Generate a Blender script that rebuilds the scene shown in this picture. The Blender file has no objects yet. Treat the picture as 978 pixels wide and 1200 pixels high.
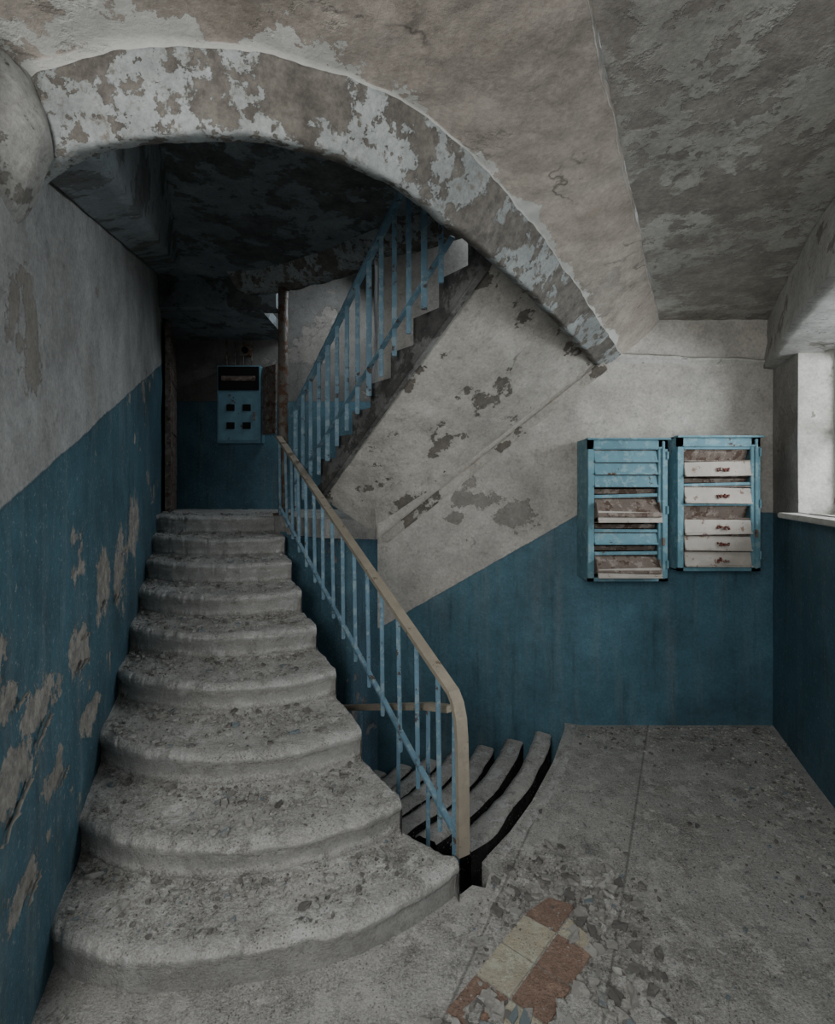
import bpy, bmesh, math, random
from mathutils import Vector, Matrix, noise
random.seed(7)
SC = bpy.context.scene
COL = SC.collection

# ------------------------------------------------------------------ materials
class NT:
    def __init__(s, name):
        s.m = bpy.data.materials.new(name); s.m.use_nodes = True
        s.t = s.m.node_tree; s.b = s.t.nodes['Principled BSDF']
        s.b.inputs['Specular IOR Level'].default_value = .3
        s.pos = s.t.nodes.new('ShaderNodeNewGeometry').outputs['Position']
    def link(s, a, b): s.t.links.new(a, b)
    def setin(s, sock, v):
        if v is None: return
        if hasattr(v, 'is_linked'): s.link(v, sock)
        else: sock.default_value = v
    def math(s, op, a, b=None, c=None, clamp=False):
        n = s.t.nodes.new('ShaderNodeMath'); n.operation = op; n.use_clamp = clamp
        s.setin(n.inputs[0], a); s.setin(n.inputs[1], b)
        if c is not None: s.setin(n.inputs[2], c)
        return n.outputs[0]
    def noise(s, scale, detail=6, rough=.6, off=(0, 0, 0), stretch=(1, 1, 1), dist=0):
        mp = s.t.nodes.new('ShaderNodeMapping'); s.link(s.pos, mp.inputs[0])
        mp.inputs['Location'].default_value = off; mp.inputs['Scale'].default_value = stretch
        n = s.t.nodes.new('ShaderNodeTexNoise'); s.link(mp.outputs[0], n.inputs['Vector'])
        n.inputs['Scale'].default_value = scale
        n.inputs['Detail'].default_value = min(detail, 8 if scale < 5 else (6 if scale < 20 else 3))
        n.inputs['Roughness'].default_value = rough; n.inputs['Distortion'].default_value = dist
        return n.outputs['Fac']
    def voro(s, scale, off=(0, 0, 0)):
        mp = s.t.nodes.new('ShaderNodeMapping'); s.link(s.pos, mp.inputs[0]); mp.inputs['Location'].default_value = off
        n = s.t.nodes.new('ShaderNodeTexVoronoi'); s.link(mp.outputs[0], n.inputs['Vector'])
        n.inputs['Scale'].default_value = scale
        return n
    def cracks(s, scale, off=(0, 0, 0), w=.010, gate=.54):
        nz = s.t.nodes.new('ShaderNodeTexNoise'); s.link(s.pos, nz.inputs['Vector']); nz.inputs['Scale'].default_value = 3.5; nz.inputs['Detail'].default_value = 5
        ad = s.t.nodes.new('ShaderNodeVectorMath'); ad.operation = 'MULTIPLY_ADD'
        s.link(nz.outputs['Color'], ad.inputs[0]); ad.inputs[1].default_value = (.5, .5, .5); s.link(s.pos, ad.inputs[2])
        mp = s.t.nodes.new('ShaderNodeMapping'); s.link(ad.outputs[0], mp.inputs[0]); mp.inputs['Location'].default_value = off
        v = s.t.nodes.new('ShaderNodeTexVoronoi'); v.feature = 'DISTANCE_TO_EDGE'; s.link(mp.outputs[0], v.inputs['Vector']); v.inputs['Scale'].default_value = scale
        k = s.math('SUBTRACT', 1.0, s.ramp(v.outputs['Distance'], 0, w))
        return s.math('MULTIPLY', k, s.ramp(s.noise(1.6, 3, .6, (off[0] + 3, 3, 3)), gate, gate + .06))
    def ramp(s, v, lo, hi):
        n = s.t.nodes.new('ShaderNodeMapRange'); n.clamp = True
        s.setin(n.inputs['Value'], v); n.inputs['From Min'].default_value = lo; n.inputs['From Max'].default_value = hi
        return n.outputs[0]
    def mix(s, f, a, b, mode='MIX'):
        n = s.t.nodes.new('ShaderNodeMix'); n.data_type = 'RGBA'; n.blend_type = mode
        s.setin(n.inputs[0], f)
        s.setin(n.inputs[6], (*a, 1) if isinstance(a, tuple) else a)
        s.setin(n.inputs[7], (*b, 1) if isinstance(b, tuple) else b)
        return n.outputs[2]
    def grunge(s, c, amt=.55, off=0):
        g = s.noise(4.9, 9, .78, (off, 2, 6)); g = s.ramp(g, .30, .70)
        c = s.mix(amt, c, s.mix(g, (.24, .235, .23), (.74, .74, .74)), 'OVERLAY')
        st = s.noise(1.15, 8, .62, (off + 5, 2, 2))                       # broad damp stains
        c = s.mix(s.math('MULTIPLY', s.ramp(st, .50, .66), .42), c, (.55, .51, .46), 'MULTIPLY')
        fine = s.noise(60, 4, .8, (off, 1, 1))
        return s.mix(.45, c, s.mix(s.ramp(fine, .3, .7), (.30, .30, .30), (.70, .70, .70)), 'OVERLAY')
    def bump(s, h, strength=.5, dist=.01):
        n = s.t.nodes.new('ShaderNodeBump'); n.inputs['Strength'].default_value = strength
        n.inputs['Distance'].default_value = dist; s.link(h, n.inputs['Height'])
        s.link(n.outputs[0], s.b.inputs['Normal'])
    def fin(s, col, rough=.9):
        s.setin(s.b.inputs['Base Color'], (*col, 1) if isinstance(col, tuple) else col)
        s.setin(s.b.inputs['Roughness'], rough); return s.m

def plaster(name, paint, bare, bare2, scale=2.2, th=.5, edge=.01, off=(0, 0, 0), spots=.25, stretch=(1, 1, 1), edges=(), small=.64, edgecol=(.68, .68, .64), fade=0, crack=.54):
    """old lime paint flaking off grey render; `edges` = loft rows along which the arris has chipped"""
    n = NT(name)
    a = n.noise(scale, 13, .66, off, stretch)
    f = n.ramp(a, th - edge, th + edge)
    a2 = n.noise(scale * 3.6, 10, .68, (off[0] + 1, off[1] + 2, 3))
    f2 = n.ramp(a2, small - .008, small + .008)
    f = n.math('MAXIMUM', f, f2)
    b = n.noise(scale * 4, 10, .72, (off[0] + 5, off[1], 3))
    bare_c = n.mix(n.ramp(b, .38, .62), bare, bare2)
    pm = n.noise(1.3, 8, .65, (off[0] + 9, 2, 1))
    paint_c = n.mix(n.ramp(pm, .35, .65), paint, tuple(c * .72 for c in paint))
    sp = n.noise(18, 10, .78, (off[0] + 2, 7, 1))
    paint_c = n.mix(n.math('MULTIPLY', n.ramp(sp, .54, .64), spots * 2), paint_c, bare)
    c = n.mix(f, paint_c, bare_c)
    if fade: c = n.mix(n.math('MULTIPLY', n.ramp(n.noise(1.1, 9, .6, (off[0] + 7, 1, 8)), .42, .62), fade), c, bare2)
    h = n.math('ADD', n.math('MULTIPLY', f, -.6), n.math('MULTIPLY', n.noise(19, 10, .75), .9))
    c = n.grunge(c, .5, off[0])
    if edges:
        at = n.t.nodes.new('ShaderNodeAttribute'); at.attribute_name = 'across'
        en = n.noise(4.5, 12, .7, (off[0] + 3, 1, 3)); 
        for (row, wmin, wmax) in edges:
            dd = n.math('ABSOLUTE', n.math('SUBTRACT', at.outputs['Fac'], row))
            wv = n.math('ADD', n.math('MULTIPLY', n.ramp(en, .46, .74), wmax), wmin)
            e = n.ramp(n.math('SUBTRACT', wv, dd), 0, .004)
            c = n.mix(e, c, n.mix(n.ramp(b, .4, .7), edgecol, tuple(k * .8 for k in edgecol)))
            h = n.math('ADD', h, n.math('MULTIPLY', e, -.5))
    if crack < 1:
        ck = n.cracks(1.1, (off[0], 0, 0), gate=crack)
        c = n.mix(n.math('MULTIPLY', ck, .7), c, (.06, .055, .05))
    n.bump(h, .7, .008)
    return n.fin(c, .95)

BLUE = (.098, .218, .285)
def twotone(name, c0, c1, ax, ay, white=(.50, .49, .46), off=(0, 0, 0), dark=1.0, peel=.62, blue=BLUE, patches=(), axis=0, upth=.60, crack=.60, speck=.60):
    """blue oil-painted dado under lime wash. dado top = min(c0, c1+ax*X+ay*Y)"""
    n = NT(name)
    sx = n.t.nodes.new('ShaderNodeSeparateXYZ'); n.link(n.pos, sx.inputs[0])
    X, Y, Z = sx.outputs
    line = n.math('ADD', n.math('MULTIPLY', X, ax), n.math('ADD', n.math('MULTIPLY', Y, ay), c1))
    line = n.math('MINIMUM', line, c0)
    wob = n.math('MULTIPLY', n.math('SUBTRACT', n.noise(14, 4, .6, off), .5), .02)
    d = n.math('SUBTRACT', n.math('ADD', Z, wob), line)
    up = n.ramp(d, -.003, .003)
    a = n.noise(1.7, 12, .66, off)
    ap = n.ramp(a, upth, upth + .015)
    pn = n.noise(2.3, 13, .68, (off[0] + 1, 3, 3))
    pe = n.ramp(pn, peel, peel + .01)
    mp_ = None; nz = n.math('MULTIPLY', n.math('SUBTRACT', n.noise(7, 10, .76, (off[0], 5, 1)), .5), 4.2)
    for (ch, cz, rh, rz) in patches:
        u1 = n.math('DIVIDE', n.math('SUBTRACT', (X, Y)[axis], ch), rh); v1 = n.math('DIVIDE', n.math('SUBTRACT', Z, cz), rz)
        r = n.math('SQRT', n.math('ADD', n.math('MULTIPLY', u1, u1), n.math('MULTIPLY', v1, v1)))
        k = n.math('SUBTRACT', 1.0, n.ramp(n.math('ADD', r, nz), .92, .97))
        mp_ = k if mp_ is None else n.math('MAXIMUM', mp_, k)
    if mp_ is not None: pe = n.math('MAXIMUM', pe, mp_); ap = n.math('MAXIMUM', ap, mp_)
    wc = n.mix(n.ramp(n.noise(2.5, 10, .68, (off[0] + 4, 1, 1)), .35, .65), white, tuple(k * .70 for k in white))
    wc = n.mix(ap, wc, n.mix(n.noise(12, 8, .7), (.22, .205, .185), (.36, .34, .31)))
    wc = n.mix(n.math('MULTIPLY', n.ramp(n.noise(19, 10, .78, (3, off[0], 1)), .54, .66), .6), wc, tuple(k * .5 for k in white))
    bc = n.mix(n.ramp(n.noise(2.0, 10, .68, (off[0], 8, 2)), .35, .68), blue, tuple(k * .66 for k in blue))
    streak = n.noise(9, 8, .72, (off[0], 1, 5), (1, 1, .08))
    bc = n.mix(n.math('MULTIPLY', n.ramp(streak, .5, .7), .5), bc, (.20, .25, .26))
    dk = n.noise(11, 8, .72, (off[0] + 4, 1, 5), (1, 1, .1))
    bc = n.mix(n.math('MULTIPLY', n.ramp(dk, .55, .7), .5), bc, (.03, .05, .06))
    bc = n.mix(pe, bc, n.mix(n.ramp(n.noise(16, 8, .7), .4, .6), (.40, .375, .335), (.23, .22, .205)))
    bc = n.mix(n.math('MULTIPLY', n.ramp(n.noise(45, 8, .85, (off[0], 2, 9)), speck, speck + .06), .7), bc, (.34, .37, .37))
    c = n.mix(up, bc, wc)
    g = n.math('ABSOLUTE', n.math('ADD', d, .004))
    c = n.mix(n.math('MULTIPLY', n.math('SUBTRACT', 1.0, n.ramp(g, .0, .010)), .3), c, (.06, .07, .08))
    c = n.grunge(c, .4, off[0])
    ck = n.math('MULTIPLY', n.cracks(1.3, (off[0], 0, 0), gate=crack), n.math('ADD', n.math('MULTIPLY', up, .45), .1)); c = n.mix(ck, c, (.06, .055, .05))
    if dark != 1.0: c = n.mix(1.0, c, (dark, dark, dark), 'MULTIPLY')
    r = n.math('ADD', n.math('MULTIPLY', n.math('MAXIMUM', up, pe), .33), .58)
    h = n.math('ADD', n.math('MULTIPLY', n.mix(up, pe, ap), -.8), n.math('MULTIPLY', n.noise(19, 10, .7), .6))
    n.bump(h, .7, .009)
    return n.fin(c, r)

def concrete(name, a=(.36, .345, .32), b=(.20, .19, .175), off=0, lines=False, dust=.0, riser=0, spk=.65, blot=.75):
    n = NT(name)
    c = n.mix(n.ramp(n.noise(2.6, 12, .72, (off, 0, 0)), .40, .60), a, b)
    c = n.mix(n.math('MULTIPLY', n.ramp(n.noise(11, 11, .82, (off, 4, 1)), .51, .58), blot), c, tuple(k * .42 for k in a))
    c = n.mix(n.math('MULTIPLY', n.ramp(n.noise(9, 11, .80, (off, 9, 6)), .52, .58), .85), c, tuple(min(.85, k * 1.3) for k in a))
    if dust: c = n.mix(n.math('MULTIPLY', n.ramp(n.noise(4.5, 10, .78, (8, 8, off)), .43, .56), dust), c, (.66, .645, .61))
    v = n.voro(75); dd = n.ramp(v.outputs['Distance'], .15, .28)
    gate = n.ramp(n.noise(4.9, 6, .65, (off, 1, 8)), .46, .56)
    c = n.mix(n.math('MULTIPLY', n.math('SUBTRACT', 1.0, dd), n.math('MULTIPLY', gate, .7)), c, (.15, .12, .11))
    v2 = n.voro(44, (2, 1, 4)); d2 = n.ramp(v2.outputs['Distance'], .13, .2)
    g2 = n.ramp(n.noise(7, 6, .65, (off + 3, 1, 2)), .47, .57)
    c = n.mix(n.math('MULTIPLY', n.math('SUBTRACT', 1.0, d2), n.math('MULTIPLY', g2, .7)), c, (.66, .66, .63))
    sal = n.noise(110, 4, .9, (off, 3, 3))
    c = n.mix(spk, c, n.mix(n.ramp(sal, .38, .62), (.24, .24, .24), (.80, .80, .80)), 'OVERLAY')
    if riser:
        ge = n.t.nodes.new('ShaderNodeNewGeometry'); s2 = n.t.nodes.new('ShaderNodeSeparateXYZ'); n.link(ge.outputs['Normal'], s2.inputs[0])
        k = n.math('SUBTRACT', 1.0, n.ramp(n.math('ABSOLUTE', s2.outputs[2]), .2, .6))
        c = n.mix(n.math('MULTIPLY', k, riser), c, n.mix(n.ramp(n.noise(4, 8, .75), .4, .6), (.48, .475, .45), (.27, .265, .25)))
    if lines:
        sx = n.t.nodes.new('ShaderNodeSeparateXYZ'); n.link(n.pos, sx.inputs[0])
        for kx, ky, cc in ((1, -.52, .72), (1, -.52, .24)):
            l = n.math('ABSOLUTE', n.math('ADD', n.math('ADD', n.math('MULTIPLY', sx.outputs[0], kx), n.math('MULTIPLY', sx.outputs[1], ky)), cc))
            c = n.mix(n.math('MULTIPLY', n.math('SUBTRACT', 1.0, n.ramp(l, .002, .009)), .5), c, (.07, .065, .06))
    h = n.math('ADD', n.math('MULTIPLY', n.noise(19, 12, .88, (off, 0, 3)), 1.3), n.math('MULTIPLY', sal, .6))
    n.bump(h, .9, .018)
    return n.fin(c, .97)

def metal(name, col, rust=(.13, .06, .035), th=.6, rough=.5, scale=14, alt=None):
    n = NT(name)
    c = n.mix(n.ramp(n.noise(8, 5, .6), .3, .7), col, tuple(k * .7 for k in col))
    if alt: c = n.mix(n.ramp(n.noise(18, 8, .7, (3, 3, 3)), .52, .58), c, alt)
    f = n.ramp(n.noise(scale, 9, .72, (1, 6, 2)), th, th + .03)
    c = n.mix(f, c, rust)
    n.bump(n.math('SUBTRACT', n.noise(40, 6, .7), f), .4, .003)
    return n.fin(c, n.math('ADD', n.math('MULTIPLY', f, .35), rough))

M = {}
M['beam'] = plaster('beige_limewash', (.56, .50, .44), (.42, .385, .34), (.32, .29, .255), 1.5, .57, .02, (3, 1, 0), .18, small=.72, edges=((0, .02, .30), (1.0, .006, .02), (2.0, .015, .22)), crack=.55)
M['arch'] = plaster('flaking_limewash', (.40, .43, .425), (.22, .205, .18), (.12, .11, .10), 4.2, .52, .008, (1, 2, 2), .5, small=.56, crack=1)
M['ceil'] = plaster('flaking_ceiling', (.60, .60, .56), (.42, .395, .355), (.29, .27, .245), 2.6, .49, .02, (7.3, 2, 0), .5, small=.57, fade=.45, crack=1)
M['white'] = plaster('white_limewash', (.62, .61, .57), (.36, .34, .31), (.24, .225, .2), 2.3, .64, .01, (2, 8, 0), .25)
M['bracket'] = plaster('bracket_limewash', (.46, .46, .44), (.27, .26, .24), (.2, .19, .17), 4.3, .60, .01, (2, 5, 0), .3)
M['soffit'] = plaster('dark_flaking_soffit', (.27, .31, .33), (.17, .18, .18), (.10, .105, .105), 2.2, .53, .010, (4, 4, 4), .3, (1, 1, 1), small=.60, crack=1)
M['under'] = plaster('flight_soffit', (.54, .515, .465), (.20, .18, .155), (.14, .13, .115), 2.6, .58, .006, (11.5, 3, 2), .2, small=.70, crack=.58)
M['sidedark'] = plaster('dark_stringer', (.22, .22, .21), (.12, .115, .105), (.07, .07, .07), 3, .5, .02, (1, 1, 9), .3, crack=1)
M['wl'] = twotone('left_wall_paint', 9, 1.54 - .344 * 1.3, 0, .344, white=(.46, .465, .455), off=(2.2, 0, 0), peel=.60, blue=(.082, .182, .235), axis=1,
                  patches=((1.36, .80, .24, .08), (1.60, .92, .16, .07), (2.05, .95, .14, .10), (2.45, 1.15, .15, .18), (2.85, 1.14, .20, .22), (1.75, .62, .12, .05), (1.35, 1.02, .08, .05), (3.3, 1.35, .22, .18), (1.5, .45, .14, .06), (2.2, .62, .16, .06)), upth=.63)
M['wm'] = twotone('mail_wall_paint', 1.425, 1.425 - .64 * 1.1, .64, 0, white=(.60, .575, .53), off=(6, 0, 0), peel=.76, axis=0, upth=.66,
                  patches=((.42, 1.50, .22, .05), (.68, 1.40, .12, .10), (.25, 1.36, .08, .05)), crack=.66, speck=.68)
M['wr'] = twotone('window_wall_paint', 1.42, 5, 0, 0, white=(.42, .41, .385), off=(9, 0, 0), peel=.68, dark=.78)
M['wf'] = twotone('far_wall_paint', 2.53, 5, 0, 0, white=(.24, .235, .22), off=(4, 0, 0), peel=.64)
M['wu'] = plaster('upper_wall_limewash', (.42, .42, .40), (.3, .29, .27), (.2, .19, .18), 2.5, .56, .01, (3, 9, 0), .3)
M['under_landing'] = twotone('under_landing_paint', 3, 5, 0, 0, off=(1, 0, 0), dark=.9)
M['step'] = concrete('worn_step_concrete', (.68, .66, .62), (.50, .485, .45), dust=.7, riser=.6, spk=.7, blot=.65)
M['floor'] = concrete('dusty_floor', (.64, .62, .585), (.45, .435, .405), 5, lines=True, dust=.5, blot=.65, spk=.7)
M['dstep'] = concrete('lower_step_concrete', (.74, .72, .68), (.58, .56, .53), 8, dust=.5, spk=.5)
M['bar'] = metal('blue_painted_steel', (.17, .30, .39), (.10, .08, .07), th=.60, alt=(.25, .35, .40))
M['post'] = metal('rusty_post', (.22, .20, .175), (.15, .085, .055), .5)
M['hand'] = metal('tan_handrail', (.40, .35, .275), (.18, .14, .10), .6, .6, alt=(.31, .275, .22))
M['mb'] = metal('mailbox_blue_paint', (.15, .31, .375), (.13, .085, .06), .62, .6, alt=(.21, .34, .385))
M['mbw'] = metal('mailbox_white_paint', (.52, .48, .43), (.25, .18, .14), .60, .7, 16, alt=(.43, .40, .36))
M['rust'] = metal('rusty_plate', (.20, .16, .135), (.10, .068, .052), .54, .9, alt=(.28, .24, .21))
M['red'] = metal('oxide_red_label', (.15, .045, .035), (.36, .31, .27), .56, .8, 60)
M['black'] = NT('dark_cavity').fin((.012, .012, .012), 1)
M['tile_c'] = concrete('cream_tile', (.78, .71, .54), (.70, .64, .50), 12, dust=.0, spk=.25, blot=.2)
M['tile_t'] = concrete('terracotta_tile', (.44, .30, .23), (.38, .265, .21), 15, dust=.0, spk=.3, blot=.3)
M['flake'] = metal('paint_chip', (.50, .485, .45), (.34, .325, .30), .5, .9, alt=(.42, .42, .40))
M['flake_d'] = metal('render_chip', (.24, .23, .21), (.16, .15, .14), .5, .9, alt=(.30, .285, .26))
M['flake2'] = metal('paint_chip_blue', (.24, .29, .31), (.32, .31, .29), .5, .85)
M['pflake'] = metal('peeled_paint', (.44, .41, .36), (.29, .28, .26), .6, .8, alt=(.32, .36, .36))
M['wood'] = metal('white_window_wood', (.55, .54, .50), (.25, .22, .19), .6, .7)
M['shade'] = concrete('painted_shade', (.035, .034, .032), (.02, .02, .02), 3)  # near-black colour painting in shade for the step slots and well bottom
M['elec'] = metal('electric_panel_blue', (.19, .36, .45), (.14, .07, .045), .62, .55)

# ------------------------------------------------------------------ mesh helpers
def obj(name, verts, faces, mats, fm=None, parent=None, smooth=False):
    me = bpy.data.meshes.new(name)
    me.from_pydata([tuple(v) for v in verts], [], faces)
    for m in (mats if isinstance(mats, list) else [mats]): me.materials.append(m)
    if fm: me.polygons.foreach_set('material_index', fm)
    if smooth: me.polygons.foreach_set('use_smooth', [True] * len(me.polygons))
    me.update()
    o = bpy.data.objects.new(name, me); COL.objects.link(o)
    if parent: o.parent = parent
    return o
def empty(name):
    o = bpy.data.objects.new(name, None); o.empty_display_size = .1; COL.objects.link(o); return o

class B:
    def __init__(s): s.v = []; s.f = []; s.m = []
    def quad(s, a, b, c, d, m=0):
        i = len(s.v); s.v += [a, b, c, d]; s.f.append((i, i + 1, i + 2, i + 3)); s.m.append(m)
    def box(s, c, size, R=None, m=0, bev=0):
        bm = bmesh.new(); bmesh.ops.create_cube(bm, size=1)
        for v in bm.verts: v.co = Vector((v.co.x * size[0], v.co.y * size[1], v.co.z * size[2]))
        if bev: bmesh.ops.bevel(bm, geom=bm.edges[:], offset=bev, segments=2, affect='EDGES')
        i = len(s.v)
        bm.verts.ensure_lookup_table()
        for v in bm.verts:
            p = v.co if R is None else R @ v.co
            s.v.append(Vector(c) + p)
        for f in bm.faces: s.f.append(tuple(i + v.index for v in f.verts)); s.m.append(m)
        bm.free()
    def bar(s, a, b, w, h=None, m=0, sides=4):
        a = Vector(a); b = Vector(b); d = b - a; h = h or w
        q = d.to_track_quat('Z', 'Y').to_matrix()
        if sides == 4: s.box((a + b) / 2, (w, h, d.length), q, m, min(w, h) * .18)
        else:
            i = len(s.v)
            for e in (a, b):
                for k in range(sides):
                    an = 2 * math.pi * k / sides
                    s.v.append(e + q @ Vector((math.cos(an) * w / 2, math.sin(an) * h / 2, 0)))
            for k in range(sides):
                k2 = (k + 1) % sides
                s.f.append((i + k, i + k2, i + sides + k2, i + sides + k)); s.m.append(m)
            s.f.append(tuple(i + k for k in range(sides))[::-1]); s.m.append(m)
            s.f.append(tuple(i + sides + k for k in range(sides))); s.m.append(m)
    def sweep(s, pts, prof, m=0):
        i0 = len(s.v); n = len(prof)
        for j, p in enumerate(pts):
            t = (Vector(pts[min(j + 1, len(pts) - 1)]) - Vector(pts[max(j - 1, 0)])).normalized()
            side = s.side.normalized(); side = (side - t * side.dot(t)).normalized(); up = side.cross(t)
            for (x, y) in prof: s.v.append(Vector(p) + side * x + up * y)
        for j in range(len(pts) - 1):
            for k in range(n):
                k2 = (k + 1) % n
                s.f.append((i0 + j * n + k, i0 + j * n + k2, i0 + (j + 1) * n + k2, i0 + (j + 1) * n + k)); s.m.append(m)
        s.f.append(tuple(i0 + k for k in range(n))[::-1]); s.m.append(m)
        e = i0 + (len(pts) - 1) * n
        s.f.append(tuple(e + k for k in range(n))); s.m.append(m)
    def make(s, name, mats, parent=None, smooth=False):
        return obj(name, s.v, s.f, mats, s.m, parent, smooth)

def cat(P, n):
    P = [Vector(p) for p in P]; out = []
    N = len(P) - 1
    for i in range(n + 1):
        u = i / n * N; k = min(int(u), N - 1); t = u - k
        p0 = P[max(k - 1, 0)]; p1 = P[k]; p2 = P[k + 1]; p3 = P[min(k + 2, N)]
        out.append(.5 * ((2 * p1) + (p2 - p0) * t + (2 * p0 - 5 * p1 + 4 * p2 - p3) * t * t + (3 * p1 - p0 - 3 * p2 + p3) * t ** 3))
    return out
def disp(p, amp, sc=6.0):
    q = Vector(p) * sc
    return Vector((noise.fractal(q, 1, 2, 4), noise.fractal(q + Vector((9, 3, 1)), 1, 2, 4), noise.fractal(q + Vector((2, 7, 5)), 1, 2, 4))) * amp
def loft(name, rows, mats, rowmat, sub, n=160, amp=.006, parent=None, sc=6):
    R = [cat(r, n) for r in rows]; full = []; fmrow = []; ac = []
    for i in range(len(R) - 1):
        for k in range(sub[i]):
            t = k / sub[i]; full.append([a.lerp(b, t) for a, b in zip(R[i], R[i + 1])]); fmrow.append(rowmat[i]); ac.append(i + t)
    full.append(R[-1]); ac.append(len(R) - 1)
    v = []; f = []; fm = []; av = []
    W = n + 1
    for r, a_ in zip(full, ac):
        for p in r: v.append(p + disp(p, amp, sc)); av.append(float(a_))
    for i in range(len(full) - 1):
        for j in range(n):
            f.append((i * W + j, i * W + j + 1, (i + 1) * W + j + 1, (i + 1) * W + j)); fm.append(fmrow[i])
    o = obj(name, v, f, mats, fm, parent, True)
    at = o.data.attributes.new('across', 'FLOAT', 'POINT'); at.data.foreach_set('value', av)
    return o
def wallgrid(name, pts, z0, z1, mat, amp=.004, step=.05, skip=None, parent=None):
    cols = []
    for a, b in zip(pts[:-1], pts[1:]):
        a = Vector(a); b = Vector(b); n = max(1, int((b - a).length / step))
        for i in range(n): cols.append(a.lerp(b, i / n))
    cols.append(Vector(pts[-1]))
    nz = int((z1 - z0) / step); v = []; f = []
    for c in cols:
        for k in range(nz + 1):
            p = Vector((c.x, c.y, z0 + (z1 - z0) * k / nz)); v.append(p + disp(p, amp, 2.5))
    W = nz + 1
    for i in range(len(cols) - 1):
        for k in range(nz):
            if skip and skip((cols[i] + cols[i + 1]) / 2, z0 + (z1 - z0) * (k + .5) / nz): continue
            f.append((i * W + k, (i + 1) * W + k, (i + 1) * W + k + 1, i * W + k + 1))
    return obj(name, v, f, mat, None, parent, True)

# ------------------------------------------------------------------ camera
cam = bpy.data.objects.new('camera', bpy.data.cameras.new('camera')); COL.objects.link(cam)
cam.location = (0, 0, 1.6); cam.rotation_euler = (math.pi / 2, 0, 0)
cam.data.sensor_fit = 'VERTICAL'; cam.data.sensor_height = 36; cam.data.lens = 18; cam.data.shift_y = -.025
cam.data.clip_start = .05
SC.camera = cam

# ------------------------------------------------------------------ walls
def LX(y): return -.56 - .384 * y
wallgrid('wall_left', [(-1.1, -1.2), (LX(1.15), 1.15), (LX(5.7), 5.7)], -.1, 4.4, M['wl'], .010)
def MY(x): return 3.43 + .3 * max(0, 1.1 - x)
wallgrid('wall_mail', [(-.3, MY(-.3)), (1.1, 3.43), (2.42, 3.43)], -1.8, 4.4, M['wm'], .005)
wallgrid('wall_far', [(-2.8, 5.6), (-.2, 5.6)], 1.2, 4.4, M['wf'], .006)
wallgrid('wall_upper_side', [(-.32, 5.65), (-.32, 3.8)], 1.2, 4.4, M['wu'], .006)
wallgrid('wall_under_landing', [(-1.15, 4.3), (-.52, 3.98), (-.40, 4.3), (-.2, 4.5)], -1.8, 1.22, M['under_landing'], .004)
def RX(y): return 2.38 - .35 * (3.43 - y) if y > 2.1 else 2.38 - .35 * 1.33
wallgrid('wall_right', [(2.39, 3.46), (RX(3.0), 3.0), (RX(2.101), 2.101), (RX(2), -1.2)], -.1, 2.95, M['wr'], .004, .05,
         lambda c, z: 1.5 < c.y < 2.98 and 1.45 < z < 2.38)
w = B(); no = Vector((.944, -.33, 0))
a = Vector((RX(3.0), 3.0, 0)); b = Vector((RX(2.1), 2.1, 0)); c = Vector((RX(2), 1.5, 0))
for p, q in ((a, b), (b, c)):
    for z in (1.44, 2.39):
        w.quad(p + Vector((0, 0, z)), q + Vector((0, 0, z)), q + no * .3 + Vector((0, 0, z)), p + no * .3 + Vector((0, 0, z)))
w.quad(a + Vector((0, 0, 1.44)), a + no * .3 + Vector((0, 0, 1.44)), a + no * .3 + Vector((0, 0, 2.39)), a + Vector((0, 0, 2.39)))
w.quad(c + Vector((0, 0, 1.44)), c + no * .3 + Vector((0, 0, 1.44)), c + no * .3 + Vector((0, 0, 2.39)), c + Vector((0, 0, 2.39)))
win = empty('window_1')
w.make('window_reveal', M['white'], win)
w = B(); e0 = a + no * .2; e1 = b + no * .2; e2 = c + no * .2
for p, q in ((e0, e1), (e1, e2)):
    for z in (1.47, 1.92, 2.36): w.bar(p + Vector((0, 0, z)), q + Vector((0, 0, z)), .05)
for p in (e0, e0.lerp(e1, .5), e1, e2): w.bar(p + Vector((0, 0, 1.45)), p + Vector((0, 0, 2.38)), .05)
w.make('window_frame', M['wood'], win)
w = B(); s0 = a + Vector((-.05, .02, 1.43)); s1 = b + Vector((-.05, 0, 1.43))
w.bar(s0 + no * .02, s1 + no * .02, .14, .03); w.make('window_sill', M['wood'], win)

lt = [[(2.36, 3.46, 2.72), (1.62, 1.95, 2.75), (1.3, .8, 2.78)], [(2.34, 3.46, 2.39), (1.53, 1.88, 2.40), (1.2, .8, 2.40)],
      [(2.52, 3.46, 2.37), (2.02, 1.95, 2.37), (2.0, .8, 2.37)]]
loft('window_lintel_beam', lt, [M['bracket'], M['white']], [0, 0], [8, 6], 80, .008)
loft('trim_1', [[(1.3, 3.43, 2.50), (1.8, 3.43, 2.47), (2.37, 3.43, 2.46)], [(1.3, 3.385, 2.475), (1.8, 3.385, 2.45), (2.37, 3.385, 2.44)], [(1.3, 3.43, 2.43), (1.8, 3.43, 2.415), (2.37, 3.43, 2.41)]], [M['white']], [0, 0], [3, 3], 60, .010)

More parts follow.
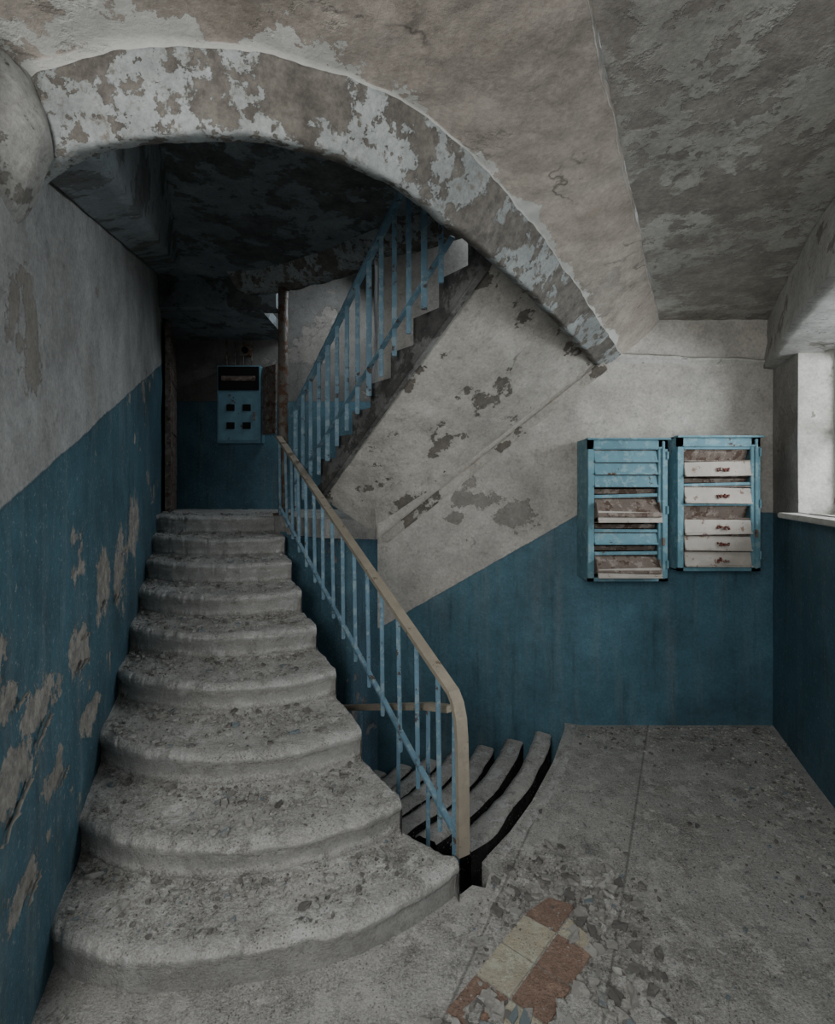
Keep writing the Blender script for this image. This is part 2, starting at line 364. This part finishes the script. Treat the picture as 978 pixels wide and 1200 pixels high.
# ------------------------------------------------------------------ arched beam + ceiling
inner = [(-1.14, 1.46, 2.43), (-1.015, 1.42, 2.511), (-.861, 1.40, 2.545), (-.674, 1.40, 2.568), (-.495, 1.42, 2.582), (-.341, 1.47, 2.592),
         (-.179, 1.56, 2.588), (-.053, 1.66, 2.574), (.125, 1.83, 2.539), (.354, 2.1, 2.503), (.617, 2.45, 2.458), (.939, 2.95, 2.426), (1.248, 3.46, 2.40)]
outer = [(-1.16, 1.41, 2.65), (-1.02, 1.37, 2.708), (-.848, 1.36, 2.745), (-.655, 1.36, 2.767), (-.458, 1.38, 2.773), (-.282, 1.42, 2.764),
         (-.1225, 1.50, 2.763), (.029, 1.60, 2.747), (.208, 1.76, 2.715), (.45, 2.06, 2.664), (.71, 2.42, 2.608), (1.05, 2.92, 2.515), (1.389, 3.46, 2.469)]
cy = [-1.1, -.8, -.5, -.2, .1, .4, .7, .95, 1.3, 1.7, 2.15, 2.75, 3.46]
crease = [(1.63 - .551 * (3.45 - y), y, 2.715 + .04 * (3.45 - y)) for y in cy]
back = [(x - .01, y + .06, z + .01) for x, y, z in inner]
backup = [(x - .02, y + .08, 3.6) for x, y, z in inner]
crease_lo = [(x - .004, y, z - .02) for x, y, z in crease]
arch = loft('arched_beam', [crease, crease_lo, outer, inner, back, backup], [M['beam'], M['arch'], M['sidedark']], [0, 0, 1, 1, 2], [1, 40, 18, 2, 4], 340, .009, None, 7)
ce = [(2.75, y, 2.715 + .04 * (3.45 - y)) for y in cy]
loft('ceiling', [crease, ce], [M['ceil']], [0], [40], 140, .008)
loft('ceiling_left_strip', [[(-1.6, y, z + .01) for x, y, z in crease[:5]] + [(-1.6, 1.0, 2.80), (-1.6, 1.45, 2.72)], list(crease[:5]) + [(-1.0, 1.0, 2.80), (-1.0, 1.38, 2.72)]], [M['white']], [0], [10], 40, .005)
br = []
for (z, rx, ry, cx_) in ((2.80, .10, .10, -1.20), (2.70, .15, .13, -1.19), (2.60, .185, .15, -1.185), (2.50, .195, .16, -1.185), (2.41, .17, .15, -1.18), (2.33, .12, .12, -1.18), (2.27, .06, .08, -1.18), (2.25, .005, .005, -1.18)):
    ring = []
    for k in range(9):
        an = -2.0 + 4.0 * k / 8
        ring.append((cx_ + rx * math.cos(an), 1.34 + ry * math.sin(an) * 1.1, z + .02 * math.sin(an)))
    br.append(ring)
loft('beam_bracket', br, [M['bracket']], [0] * 7, [4] * 7, 48, .014, arch, 6)

def slab(name, poly, z, th, mat, amp=.0, parent=None):
    bm = bmesh.new(); vs = [bm.verts.new((x, y, z)) for x, y in poly]; fc = bm.faces.new(vs)
    r = bmesh.ops.extrude_face_region(bm, geom=[fc])
    for e in r['geom']:
        if isinstance(e, bmesh.types.BMVert): e.co.z -= th
    bmesh.ops.recalc_face_normals(bm, faces=bm.faces)
    bmesh.ops.triangulate(bm, faces=[f for f in bm.faces if len(f.verts) > 4])
    me = bpy.data.meshes.new(name); bm.to_mesh(me); bm.free(); me.materials.append(mat)
    o = bpy.data.objects.new(name, me); COL.objects.link(o); o.parent = parent; return o
cs = slab('ceiling_corridor', [(-1.3, 1.42), (-.1, 1.5), (.42, 2.1), (.45, 3.45), (.22, 3.62), (-.12, 3.84), (-.62, 4.22), (-1.19, 4.55), (-2.5, 4.62)], 3.62, .17, M['soffit'])
edge = [(.45, 3.42), (.22, 3.60), (-.12, 3.82), (-.62, 4.20), (-1.19, 4.52), (-1.5, 4.58)]
loft('soffit_edge_beam', [[(x - .14, y - .18, 3.46) for x, y in edge], [(x - .08, y - .11, 3.33) for x, y in edge], [(x, y, 3.31) for x, y in edge], [(x, y, 3.65) for x, y in edge]],
     [M['arch']], [0, 0, 0], [4, 3, 3], 80, .010, cs)
loft('soffit_wall_beam', [[(LX(y) + .02, y, 2.56 + (y - 1.6) * .31) for y in (1.45, 2.5, 3.5, 4.9)], [(LX(y) + .20, y, 2.60 + (y - 1.6) * .31) for y in (1.45, 2.5, 3.5, 4.9)],
     [(LX(y) + .24, y, 3.5) for y in (1.45, 2.5, 3.5, 4.9)]], [M['soffit']], [0, 0], [4, 12], 90, .004, cs, 3)
b_ = B(); b_.box((-1.99, 4.68, 3.36), (1.44, .16, .3)); b_.box((-2.13, 5.2, 3.25), (1.42, 1.0, .1)); b_.make('cross_beam', M['soffit'], cs)
slab('ceiling_upper', [(-3, 3.3), (1.6, 3.2), (1.6, 5.7), (-3, 5.7)], 4.35, .1, M['white'])

# ------------------------------------------------------------------ up staircase
H = .15
Ld = [1.70, 2.03, 2.40, 2.80, 3.15, 3.5, 3.85, 4.17, 4.45]
Lp = [Vector((LX(d) - .02, d, 0)) for d in Ld]
Rp = [Vector(p + (0,)) for p in [(.16, 1.97), (-.06, 2.12), (-.26, 2.42), (-.44, 2.78), (-.61, 3.12), (-.78, 3.45), (-.93, 3.78), (-1.06, 4.10), (-1.18, 4.42)]]
BG = [.22, .22, .22, .21, .19, .18, .17, .15, .12]
def nose(k, t):
    p = Lp[k].lerp(Rp[k], t)
    e = 2.6 if k == 0 else 2.2
    return p + Vector((0, -1, 0)) * BG[k] * (1 - abs(2 * t - 1) ** e)
BK = Vector((-.36, .93, 0))
def steppt(k, t, s):
    a = nose(k, t)
    b = (nose(k + 1, t) + BK * .03) if k < 8 else Lp[8].lerp(Rp[8], t) + Vector((-.45, 1.25, 0))
    p = a.lerp(b, s); p.z = H * (k + 1) - .016 * math.sin(math.pi * min(1, s * 1.1)) * math.sin(math.pi * t)
    return p
def grit(p): return Vector((0, 0, noise.fractal(p * 14, .8, 2, 4) * .005 + max(0, noise.noise(p * 55) - .15) * .008))
NC = 260; v = []; f = []; prof_n = None
SR = [.26 + .69 * q / 21 for q in range(22)]
for i in range(NC + 1):
    t = i / NC; col = []
    for k in range(9):
        N = nose(k, t); z = H * (k + 1)
        wear = .018 * math.exp(-((t - .62) / .22) ** 2)
        chip = max(0, noise.fractal(Vector((t * 9, k * 3.1, 1)), 1, 2, 4)) * .034 + max(0, noise.noise(Vector((t * 30, k * 5.7, 4))) - .15) * .03
        for off, zz in ((.035, z - H), (.030, z - H * .55), (.026 + chip * .3, z - .062), (.010 + chip * .5, z - .050), (0 + chip * .6, z - .036), (.005 + chip * .9, z - .019 - wear * .6), (.022 + chip, z - .007 - wear * .6), (.045 + chip, z - .002 - wear * .4)):
            p = N + BK * off; p.z = zz; col.append(p)
        for s in SR: col.append(steppt(k, t, s))
        p = steppt(k, t, .985); p.z += .014; col.append(p)
    col.append(steppt(8, t, 1.0))
    prof_n = len(col)
    for p in col: v.append(p + disp(p, .007, 9) + grit(p))
for i in range(NC):
    for j in range(prof_n - 1): f.append((i * prof_n + j, (i + 1) * prof_n + j, (i + 1) * prof_n + j + 1, i * prof_n + j + 1))
fm = [0] * len(f)
b0 = NC * prof_n; nv = len(v)
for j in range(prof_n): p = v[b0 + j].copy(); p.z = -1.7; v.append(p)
for j in range(prof_n - 1): f.append((b0 + j, nv + j, nv + j + 1, b0 + j + 1)); fm.append(1)  # side skirt coloured dark, painting in the shade of the floor hole
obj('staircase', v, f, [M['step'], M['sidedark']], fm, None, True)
slab('landing', [(-1.22, 4.38), (-.72, 3.95), (-.28, 3.86), (-.25, 5.65), (-1.7, 5.65)], 1.35, .15, M['step'])

# ------------------------------------------------------------------ floor + lower flight
slab('floor', [(-1.3, -1.2), (2.2, -1.2), (2.2, 2.0), (2.45, 3.5), (1.0, 3.5), (.98, 3.40), (.79, 2.98), (.58, 2.60), (.42, 2.36), (.32, 2.24), (.275, 2.18), (.30, 2.12), (.27, 2.04), (.22, 2.055), (.17, 2.01), (.13, 2.03), (.0, 2.2), (-1.6, 2.2)], 0, .1, M['floor'])
h2 = .075; v = []; f = []; NW = 90; fm = []
def dn(k, t):
    Wk = Vector((1.0 - .19 * k, 3.46 + .057 * k, 0)); Rk = Vector((.32 - .165 * k, 2.25 + .165 * k, 0))
    return Wk.lerp(Rk, t) + Vector((.06, -.035, 0)) * math.sin(math.pi * t)
pn = 0; dk = []
for i in range(NW + 1):
    t = i / NW; col = []; tag = []
    for k in range(0, 9):
        N = dn(k, t); D = Vector((-.84, .54, 0))
        z = -h2 * k
        cp = max(0, noise.fractal(Vector((t * 7, k * 2.3, 8)), 1, 2, 4)) * .02
        gap = (.095 if k == 1 else .082) * (.9 + .35 * noise.noise(Vector((t * 4, k, 2))))
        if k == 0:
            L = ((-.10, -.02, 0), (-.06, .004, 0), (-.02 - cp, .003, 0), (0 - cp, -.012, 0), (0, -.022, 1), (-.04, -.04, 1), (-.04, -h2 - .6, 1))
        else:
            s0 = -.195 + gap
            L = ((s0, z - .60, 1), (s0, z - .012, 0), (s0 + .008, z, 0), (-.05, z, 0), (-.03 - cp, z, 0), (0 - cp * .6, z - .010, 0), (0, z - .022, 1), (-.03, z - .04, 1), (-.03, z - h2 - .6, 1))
        for off, zz, tg in L: p = N + D * off; p.z = zz; col.append(p); tag.append(tg)
    pn = len(col); dk = tag
    for p in col: v.append(p + disp(p, .003, 9) + grit(p) * .5)
for i in range(NW):
    for j in range(pn - 1):
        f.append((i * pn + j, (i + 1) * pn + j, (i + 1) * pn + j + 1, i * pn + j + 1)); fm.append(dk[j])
obj('lower_staircase', v, f, [M['dstep'], M['shade']], fm, None, True)  # slot interiors coloured near-black so they read as shadow lines
slab('floor_cellar', [(-2.5, 1.5), (2.5, 1.5), (2.5, 5.5), (-2.5, 5.5)], -1.6, .1, M['shade'])

# ------------------------------------------------------------------ second flight (rising to the right)
A = Vector((-.73, 3.88, 1.52)); Bq = Vector((.40, 2.45, 2.76)); C = Vector((1.27, 3.46, 2.43)); D = Vector((-.27, 3.88, 1.20))
fl = empty('upper_flight')
n1 = 60; rows = [[A.lerp(Bq, i / n1) for i in range(n1 + 1)], [D.lerp(C, i / n1) for i in range(n1 + 1)]]
loft('flight_soffit', rows, [M['under']], [0], [24], 100, .008, fl)
bb = B(); NS = 8
for i in range(NS):
    t0 = i / NS; t1 = (i + 1) / NS
    a0 = A.lerp(Bq, t0); a1 = A.lerp(Bq, t1); d0 = D.lerp(C, t0); d1 = D.lerp(C, t1)
    zt = a1.z + .13
    up = lambda p, z: Vector((p.x, p.y, z))
    bb.quad(a0, a1, up(a1, zt), up(a0, zt), 0)
    bb.quad(up(a0, zt), up(a1, zt), up(d1, zt), up(d0, zt), 1)
    bb.quad(up(a0, a0.z + .13), up(a0, zt), up(d0, zt), up(d0, a0.z + .13), 1)
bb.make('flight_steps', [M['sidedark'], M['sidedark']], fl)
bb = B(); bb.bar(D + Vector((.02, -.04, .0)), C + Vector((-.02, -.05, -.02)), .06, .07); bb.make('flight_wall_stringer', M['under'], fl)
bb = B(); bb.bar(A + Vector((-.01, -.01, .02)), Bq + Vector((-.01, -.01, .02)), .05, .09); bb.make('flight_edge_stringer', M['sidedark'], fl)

# ------------------------------------------------------------------ railings
def railX(y): return .125 - (y - 2.1) * .572
def railZ(y): return .785 + .537 * (y - 2.1)
r = B(); r.side = Vector((.87, .5, 0))
pts = [(railX(y), y, railZ(y)) for y in [4.42 - .1 * i for i in range(24)]]
x0, y0, z0 = railX(2.12), 2.12, railZ(2.12)
pts += [(x0 + .03, y0 - .045, z0 - .03), (x0 + .045, y0 - .07, z0 - .065), (x0 + .055, y0 - .085, z0 - .12), (x0 + .06, y0 - .09, z0 - .2), (x0 + .065, y0 - .09, .35), (x0 + .066, y0 - .09, .14)]
pf = [(-.026, -.012), (-.026, .008), (-.018, .017), (.018, .017), (.026, .008), (.026, -.012)]
r.sweep(pts, pf, 0)
low = [(railX(y) + .01, y, railZ(y) - .60 + (.03 if y < 2.3 else 0)) for y in (4.4, 2.06)]
r.bar(low[0], low[1], .028, .014, 1)
r.bar((railX(4.4), 4.4, railZ(4.4) - .02), (railX(2.12), 2.12, railZ(2.12) - .02), .03, .012, 1)
y = 2.17; q = 0
while y < 4.4:
    wv = .024 if q % 3 else .03
    jx = random.uniform(-.006, .006)
    r.bar((railX(y) + .012 + jx, y, railZ(y) - .66 - (.02 if y < 2.6 else 0)), (railX(y), y, railZ(y) - .01), wv, .02, 1)
    y += .158; q += 1
r.bar((x0 + .04, y0 - .06, .08), (x0 + .04, y0 - .06, z0 - .1), .03, .012, 1)
r.make('stair_railing', [M['hand'], M['bar']])
r = B(); r.side = Vector((.87, .5, 0))
r.sweep([(.15, 2.30, .60), (.05, 2.42, .56), (-.35, 3.15, .24), (-.62, 3.6, .04)], pf, 0)
for p in ((.05, 2.42, .56), (-.1, 2.69, .44), (-.35, 3.15, .24), (-.5, 3.4, .13)): r.bar((p[0], p[1], p[2] - .78), p, .02, .02, 1)
r.make('lower_stair_railing', [M['hand'], M['bar']])
U0 = Vector((-.98, 4.12, 1.42)); U1 = Vector((.12, 2.62, 2.66))
r = B(); r.side = Vector((.8, .6, 0))
def up_(t, h): return U0.lerp(U1, t) + Vector((0, 0, h))
r.bar(up_(-.04, .80), up_(1.1, .86), .045, .03, 1); r.bar(up_(0, .20), up_(1.05, .12), .03, .015, 1)
for i in range(14):
    t = i / 13
    r.bar(up_(t, -.02), up_(t, .84), .028 if i % 4 else .034, .02, 1)
r.make('upper_stair_railing', [M['hand'], M['bar']])
r = B(); r.bar((-1.17, 4.46, 1.33), (-1.17, 4.46, 3.45), .085, .085, 0, 20); r.box((-1.17, 4.46, 1.36), (.14, .14, .02), None, 0, .003)
r.box((-1.17, 4.46, 3.36), (.14, .14, .02), None, 0, .003)
r.make('support_post', [M['post']], None, True)

# ------------------------------------------------------------------ mailboxes
def mailbox(name, x0, x1, z0, z1, rows, lean=0):
    o = empty(name); dpt = .2; yw = 3.418; yf = yw - dpt; th = .012
    b = B(); cx = (x0 + x1) / 2; cz = (z0 + z1) / 2; W = x1 - x0; Hh = z1 - z0
    b.box((cx, yw - .006, cz), (W, th, Hh), None, 0, .002)
    for x in (x0 + th / 2, x1 - th / 2): b.box((x, yw - dpt / 2, cz), (th, dpt, Hh), None, 0, .002)
    for z in (z0 + th / 2, z1 - th / 2): b.box((cx, yw - dpt / 2, z), (W, dpt, th), None, 0, .002)
    b.box((x0 + .020, yf - .006, cz), (.040, .02, Hh), None, 0, .003)
    b.box((x1 - .03, yf - .006, cz), (.06, .02, Hh), None, 0, .003)
    b.box((x1 - .03, yf - .020, cz), (.018, .012, Hh * .96), None, 0, .003)
    b.box((cx, yf - .006, z1 - .035), (W, .02, .07), None, 0, .003)
    b.box((cx, yf - .012, z1 - .004), (W + .02, .06, .012), None, 0, .003)
    b.box((cx, yf - .020, z1 - .06), (W - .06, .012, .012), None, 0, .003)
    b.box((cx, yf - .006, z0 + .012), (W, .02, .024), None, 0, .003)
    b.make('mailbox_case', [M['mb']], o)
    ix0 = x0 + .042; ix1 = x1 - .062; iw = ix1 - ix0; icx = (ix0 + ix1) / 2
    z = z1 - .072; n = 0
    tot = sum(r[1] for r in rows); sc_ = (Hh - .072 - .026) / tot
    fb = B()
    for typ, hh in rows:
        hh *= sc_; zc = z - hh / 2
        fb.box((icx, yw - dpt / 2, z), (iw, dpt * .9, .006), None, 2)
        if typ == 'louv':
            fb.box((icx, yf - .004, zc), (iw, .01, hh * .9), Matrix.Rotation(-.22, 3, 'X'), 0, .003)
            fb.box((icx, yf - .018, zc - hh * .42), (iw, .018, .012), None, 0, .002)
        elif typ == 'flap':
            ang = random.uniform(-.30, -.12)
            fb.box((icx + random.uniform(-.004, .004), yf - .018, zc), (iw * 1.0, .010, hh * .86), Matrix.Rotation(ang, 3, 'X') @ Matrix.Rotation(random.uniform(-.03, .03), 3, 'Y'), 1, .003)
            fb.box((icx, yf - .032, zc - hh * .42), (iw, .02, .010), Matrix.Rotation(random.uniform(-.02, .02), 3, 'Y'), 1, .002)
            fb.box((icx, yf - .010, z - .002), (iw, .014, .008), None, 2, .002)
            for j in range(6):
                fb.box((icx + (j - 2) * .012 + .02, yf - .032 - .006 * (j % 2), zc - hh * .05 + random.uniform(-.008, .008)), (.009, .012, random.uniform(.010, .026)), Matrix.Rotation(ang, 3, 'X') @ Matrix.Rotation(random.uniform(-.5, .5), 3, 'Y'), 3)
        elif typ == 'slot':
            fb.box((icx, yf + .03, zc), (iw, .008, hh), Matrix.Rotation(.35, 3, 'X'), 2)
            fb.box((icx, yf - .002, z - .004), (iw, .02, .012), None, 0, .002)
        elif typ == 'open':
            fb.box((icx, yf - .030, zc + hh * .1), (iw * .98, .01, hh * .95), Matrix.Rotation(-.75, 3, 'X') @ Matrix.Rotation(random.uniform(-.03, .03), 3, 'Y'), 2, .003)
            fb.box((icx + .004, yf - .062, zc - hh * .24), (iw * 1.0, .012, hh * .40), Matrix.Rotation(-.2, 3, 'X') @ Matrix.Rotation(random.uniform(-.03, .03), 3, 'Y'), 1, .003)
            fb.box((icx + .002, yf - .070, zc - hh * .44), (iw * 1.0, .02, .010), None, 1, .003)
            for s_ in (-1, 1): fb.box((icx + s_ * iw * .49, yf - .025, zc), (.008, .07, hh * .6), Matrix.Rotation(-.3, 3, 'X'), 2, .002)
        elif typ == 'gap':
            fb.box((icx, yf - .004, z - hh * .8), (iw, .014, hh * .3), Matrix.Rotation(random.uniform(-.05, .05), 3, 'Y'), 0, .002)
            fb.box((icx, yf + .03, z - hh * .4), (iw, .008, hh * .5), Matrix.Rotation(.6, 3, 'X'), 2, .002)
        z -= hh; n += 1
    fb.box((icx, yw - .016, cz), (iw, .004, Hh * .9), None, 4)
    fb.make('mailbox_doors', [M['mb'], M['mbw'], M['rust'], M['red'], M['black']], o)
    k = B()
    for zz in (.12, .5, .88): k.bar((x1 - .004, yf - .02, z0 + Hh * zz - .025), (x1 - .004, yf - .02, z0 + Hh * zz + .025), .014, .014, 0, 10)
    k.box((x1 - .034, yf - .03, z0 + Hh * .28), (.018, .014, .05), None, 1, .003)
    k.make('mailbox_hinges', [M['mb'], M['rust']], o)
    return o
mailbox('mailbox', 1.065, 1.565, 1.005, 1.90, [('louv', .85), ('louv', .85), ('louv', .85), ('gap', .75), ('open', 1.7), ('gap', .7), ('louv', .8), ('gap', .75), ('open', 1.5)])
mailbox('mailbox', 1.625, 2.145, 1.07, 1.915, [('slot', .8), ('flap', 1.0), ('gap', .6), ('flap', 1.1), ('slot', .9), ('flap', 1.0), ('flap', 1.0), ('flap', 1.0)])

# ------------------------------------------------------------------ electric panel
ep = empty('electric_panel'); b = B()
x0, x1, z0, z1 = -2.12, -1.66, 2.06, 2.88; yf = 5.42
b.box(((x0 + x1) / 2, 5.5, (z0 + z1) / 2), (x1 - x0, .17, z1 - z0), None, 0, .006)
b.box(((x0 + x1) / 2, yf - .01, z0 + .27), (x1 - x0 - .03, .02, .5), None, 0, .006)
b.box(((x0 + x1) / 2, yf - .006, z1 - .14), (x1 - x0 - .03, .02, .25), None, 1, .004)
b.box(((x0 + x1) / 2, yf - .018, z1 - .14), (x1 - x0 - .10, .012, .05), None, 2, .004)
for i in range(2):
    for j in range(2): b.box((x0 + .15 + i * .17, yf - .022, z0 + .18 + j * .19), (.085, .012, .07), None, 1, .002)
b.box((x0 + .40, yf - .03, z0 + .28), (.02, .02, .09), None, 2, .002)
b.box((x1 + .1, 5.40, z0 + .45), (.24, .015, .72), Matrix.Rotation(-.7, 3, 'Z'), 2, .003)
for i in range(4): b.bar((x0 + .05 + i * .09, 5.56, z1), (x0 + .05 + i * .09, 5.56, z1 + .3), .018, .018, 2, 8)
b.make('electric_panel_body', [M['elec'], M['black'], M['rust']], ep)
sk = B(); sk.box((-1.86, 5.56, 3.07), (.13, .06, .12), None, 0, .01); sk.bar((-1.86, 5.53, 3.07), (-1.86, 5.51, 3.07), .07, .07, 1, 16)
sk.make('wall_socket', [M['post'], M['black']])
d = B(); d.box((-2.50, 5.20, 2.26), (.05, .75, 1.8), Matrix.Rotation(.367, 3, 'Z'), 0, .004)
for zz in (1.8, 2.3, 2.8): d.box((-2.47, 5.19, zz), (.02, .55, .36), Matrix.Rotation(.367, 3, 'Z'), 0, .004)
d.make('door_1', [M['rust']])

# ------------------------------------------------------------------ floor tiles
O = Vector((.293, 1.794, 0)); u = Vector((.105, .118, 0)); vv = Vector((.100, -.082, 0))
tl = empty('floor_tiles')
for (i, j, m) in ((0, 0, 'tile_c'), (1, 0, 'tile_t'), (-1, 0, 'tile_c'), (0, 1, 'tile_t'), (-1, 1, 'tile_t'), (-2, 0, 'tile_t'), (-2, 1, 'tile_c'), (1, 1, 'tile_c'), (-1, 2, 'floor')):
    p = O + u * i + vv * j; g_ = .03
    cs_ = [p + u * g_ + vv * g_, p + u * (1 - g_) + vv * g_, p + u * (1 - g_) + vv * (1 - g_), p + u * g_ + vv * (1 - g_)]
    if (i, j) == (1, 0): cs_[1] = p + u * .8 + vv * .25; cs_.insert(2, p + u * .9 + vv * .6)     # broken corner
    if (i, j) == (1, 1): cs_ = [cs_[0], p + u * .55 + vv * .03, p + u * .4 + vv * .6, cs_[3]]
    bm = bmesh.new(); a_ = [bm.verts.new(q + Vector((0, 0, -.004))) for q in cs_]; t_ = [bm.verts.new(q + Vector((0, 0, .005 + random.uniform(0, .002)))) for q in cs_]
    bm.faces.new(t_); nn = len(cs_)
    for k in range(nn): bm.faces.new((a_[k], a_[(k + 1) % nn], t_[(k + 1) % nn], t_[k]))
    bmesh.ops.recalc_face_normals(bm, faces=bm.faces)
    me = bpy.data.meshes.new('tile'); bm.to_mesh(me); bm.free(); me.materials.append(M[m])
    o = bpy.data.objects.new('tile', me); COL.objects.link(o); o.parent = tl
MI = Matrix(((u.x, vv.x), (u.y, vv.y))).inverted()
def ontile(x, y):
    q = MI @ Vector((x - O.x, y - O.y)); i, j = math.floor(q.x), math.floor(q.y)
    return (i, j) in ((0, 0), (-1, 0), (0, 1), (-1, 1), (1, 0))

# ------------------------------------------------------------------ debris
def chip(b, p, s, tilt=.35, m=0, curl=.15):
    n = random.choice((4, 5, 6)); R = Matrix.Rotation(random.uniform(0, 6.3), 3, 'Z') @ Matrix.Rotation(random.uniform(-tilt, tilt), 3, 'X')
    th = min(.010, s * .5); i = len(b.v); ring = []
    asp = random.uniform(.5, .9)
    for k in range(n):
        an = 2 * math.pi * (k + random.uniform(-.3, .3)) / n; rr = s * random.uniform(.6, 1.15)
        x, y = rr * math.cos(an), rr * math.sin(an) * asp
        ring.append((x, y, curl * (x * x) / s))
    for q in ring: b.v.append(Vector(p) + R @ Vector(q) + Vector((0, 0, th * .3)))
    for q in ring: b.v.append(Vector(p) + R @ Vector(q) + Vector((0, 0, th * 1.3)))
    b.f.append(tuple(i + n + k for k in range(n))); b.m.append(m)
    for k in range(n): b.f.append((i + k, i + (k + 1) % n, i + n + (k + 1) % n, i + n + k)); b.m.append(m)
def pick(): r_ = random.random(); return 0 if r_ < .40 else (1 if r_ < .68 else (2 if r_ < .76 else 3))
b = B()
for k in range(9):
    for _ in range(2600 if k < 5 else 900):
        t = random.random() * .92 + .05
        s_ = random.uniform(.14, .95) if random.random() < .6 else random.uniform(.7, .96)
        cl = noise.noise(Vector((t * 6, k * 2 + s_ * 2.5, 3)))
        if cl < .05 and random.random() < .72: continue
        if k == 8: s_ *= .4
        rr = random.random()
        pp = steppt(k, t, s_); pp += disp(pp, .007, 9) + grit(pp)
        chip(b, pp, random.uniform(.0018, .006) if rr < .86 else (random.uniform(.006, .013) if rr < .975 else random.uniform(.014, .028)), m=pick())
DM = [M['flake'], M['step'], M['flake2'], M['flake_d']]
b.make('stair_debris', DM)
b = B()
def infloor(x, y):
    if y > 3.36 or y < 1.2: return False
    if x > RX(y) - .06 or x < LX(y) + .04: return False
    if y > 1.95 and x < .42 + (y - 2.27) * .6: return False
    if y > 1.44 + .35 * abs(x + .45) ** 2 and x < .2: return False
    return True
def dropc(n, cx, cy_, sx, sy, smin, smax):
    for _ in range(n):
        x = random.gauss(cx, sx); y = random.gauss(cy_, sy)
        if ontile(x, y) and (random.random() < .9 or smax > .015): continue
        if infloor(x, y): chip(b, (x, y, 0), random.uniform(smin, smax), m=pick())
dropc(700, .5, 2.0, .18, .14, .003, .013)
dropc(110, .58, 2.0, .15, .09, .014, .034)
dropc(70, .64, 1.64, .12, .14, .012, .032)
dropc(1300, .25, 1.6, .35, .2, .002, .010)
dropc(130, .10, 1.62, .18, .10, .014, .040)
dropc(90, -.4, 1.42, .3, .05, .010, .028)
dropc(900, -.9, 1.45, .3, .2, .002, .012)
dropc(3000, 1.2, 2.2, .6, .6, .0015, .006)
dropc(110, 1.4, 2.3, .5, .5, .007, .018)
for _ in range(900):
    y = random.uniform(1.8, 3.35); x = RX(y) - random.random() ** 2 * .5 - .07; chip(b, (x, y, 0), random.uniform(.002, .014), m=pick())
for _ in range(700):
    x = random.uniform(1.05, 2.3); chip(b, (x, 3.38 - random.random() ** 2 * .3, 0), random.uniform(.002, .014), m=pick())
DM2 = [M['flake'], M['floor'], M['flake2'], M['flake_d']]
b.make('floor_debris', DM2)

b = B(); nrm = Vector((1, .384, 0)).normalized(); tan = Vector((-.384, 1, 0)).normalized()
def curl(y, z, w, h, ang, lift):
    """sheet of paint hinged along its lower edge, its ragged top folding out into the room"""
    base = Vector((LX(y), y, z)) + nrm * .010
    nx, nz = 18, 8; i = len(b.v)
    for a_ in range(nx + 1):
        for c_ in range(nz + 1):
            uu = a_ / nx - .5; ww = c_ / nz
            top = .35 + 1.3 * abs(noise.noise(Vector((uu * 8 + y * 9, z * 7, 1)))) ; top *= max(0, 1 - (2 * uu) ** 2) ** .5
            foot = .5 * noise.noise(Vector((uu * 7 + y * 5, z, 9)))
            a2 = ww * 1.9
            q = tan * (uu * w) + Vector((0, 0, 1)) * (h * foot + uu * w * math.tan(ang) + h * top * math.sin(a2) * .8)
            b.v.append(base + q + nrm * (lift * top * (1 - math.cos(a2)) * .8))
    for a_ in range(nx):
        for c_ in range(nz): b.f.append((i + a_ * (nz + 1) + c_, i + (a_ + 1) * (nz + 1) + c_, i + (a_ + 1) * (nz + 1) + c_ + 1, i + a_ * (nz + 1) + c_ + 1)); b.m.append(0)
for (y, z, w_, h_, an, li) in ((1.36, .72, .22, .045, .30, .03), (1.58, .84, .14, .04, .35, .025), (2.02, .88, .12, .045, .2, .025), (2.09, .98, .08, .03, .1, .02),
                              (2.42, 1.04, .12, .04, .2, .02), (2.72, 1.00, .13, .05, .2, .02), (1.40, 1.00, .07, .03, .1, .015), (2.9, 1.22, .10, .04, .1, .02), (1.78, .58, .11, .03, .2, .02), (1.5, .42, .13, .03, .2, .02)):
    curl(y, z, w_, h_, an, li)
b.make('peeling_paint_flakes', [M['pflake']], None, True)

# ------------------------------------------------------------------ light
W = bpy.data.worlds.new('overcast'); SC.world = W; W.use_nodes = True
W.node_tree.nodes['Background'].inputs[0].default_value = (.80, .90, 1.0, 1); W.node_tree.nodes['Background'].inputs[1].default_value = .36
def area(name, loc, tgt, sx, sy, e, col):
    l = bpy.data.lights.new(name, 'AREA'); l.shape = 'RECTANGLE'; l.size = sx; l.size_y = sy; l.energy = e; l.color = col
    o = bpy.data.objects.new(name, l); COL.objects.link(o); o.location = loc
    o.rotation_euler = (Vector(tgt) - Vector(loc)).to_track_quat('-Z', 'Y').to_euler(); return o
area('window_daylight', (2.75, 1.95, 2.0), (.6, 2.4, 1.0), 1.3, 1.0, 50, (.92, .97, 1.0))
area('rear_added_light', (-.6, -.9, 2.1), (.5, 3.2, 1.1), .8, .8, 46, (1.0, .985, .96))  # area light added behind the camera in place of an unseen entrance
area('upper_window_daylight', (.95, 2.9, 3.9), (-.5, 4.4, 2.9), .6, .6, 12, (.85, .93, 1.0))
area('landing_fill_light', (-.5, 4.95, 3.6), (-1.7, 5.2, 1.9), .5, .5, 9, (.85, .93, 1.0))  # added lamp brightening the landing and far wall; its opening is only assumed
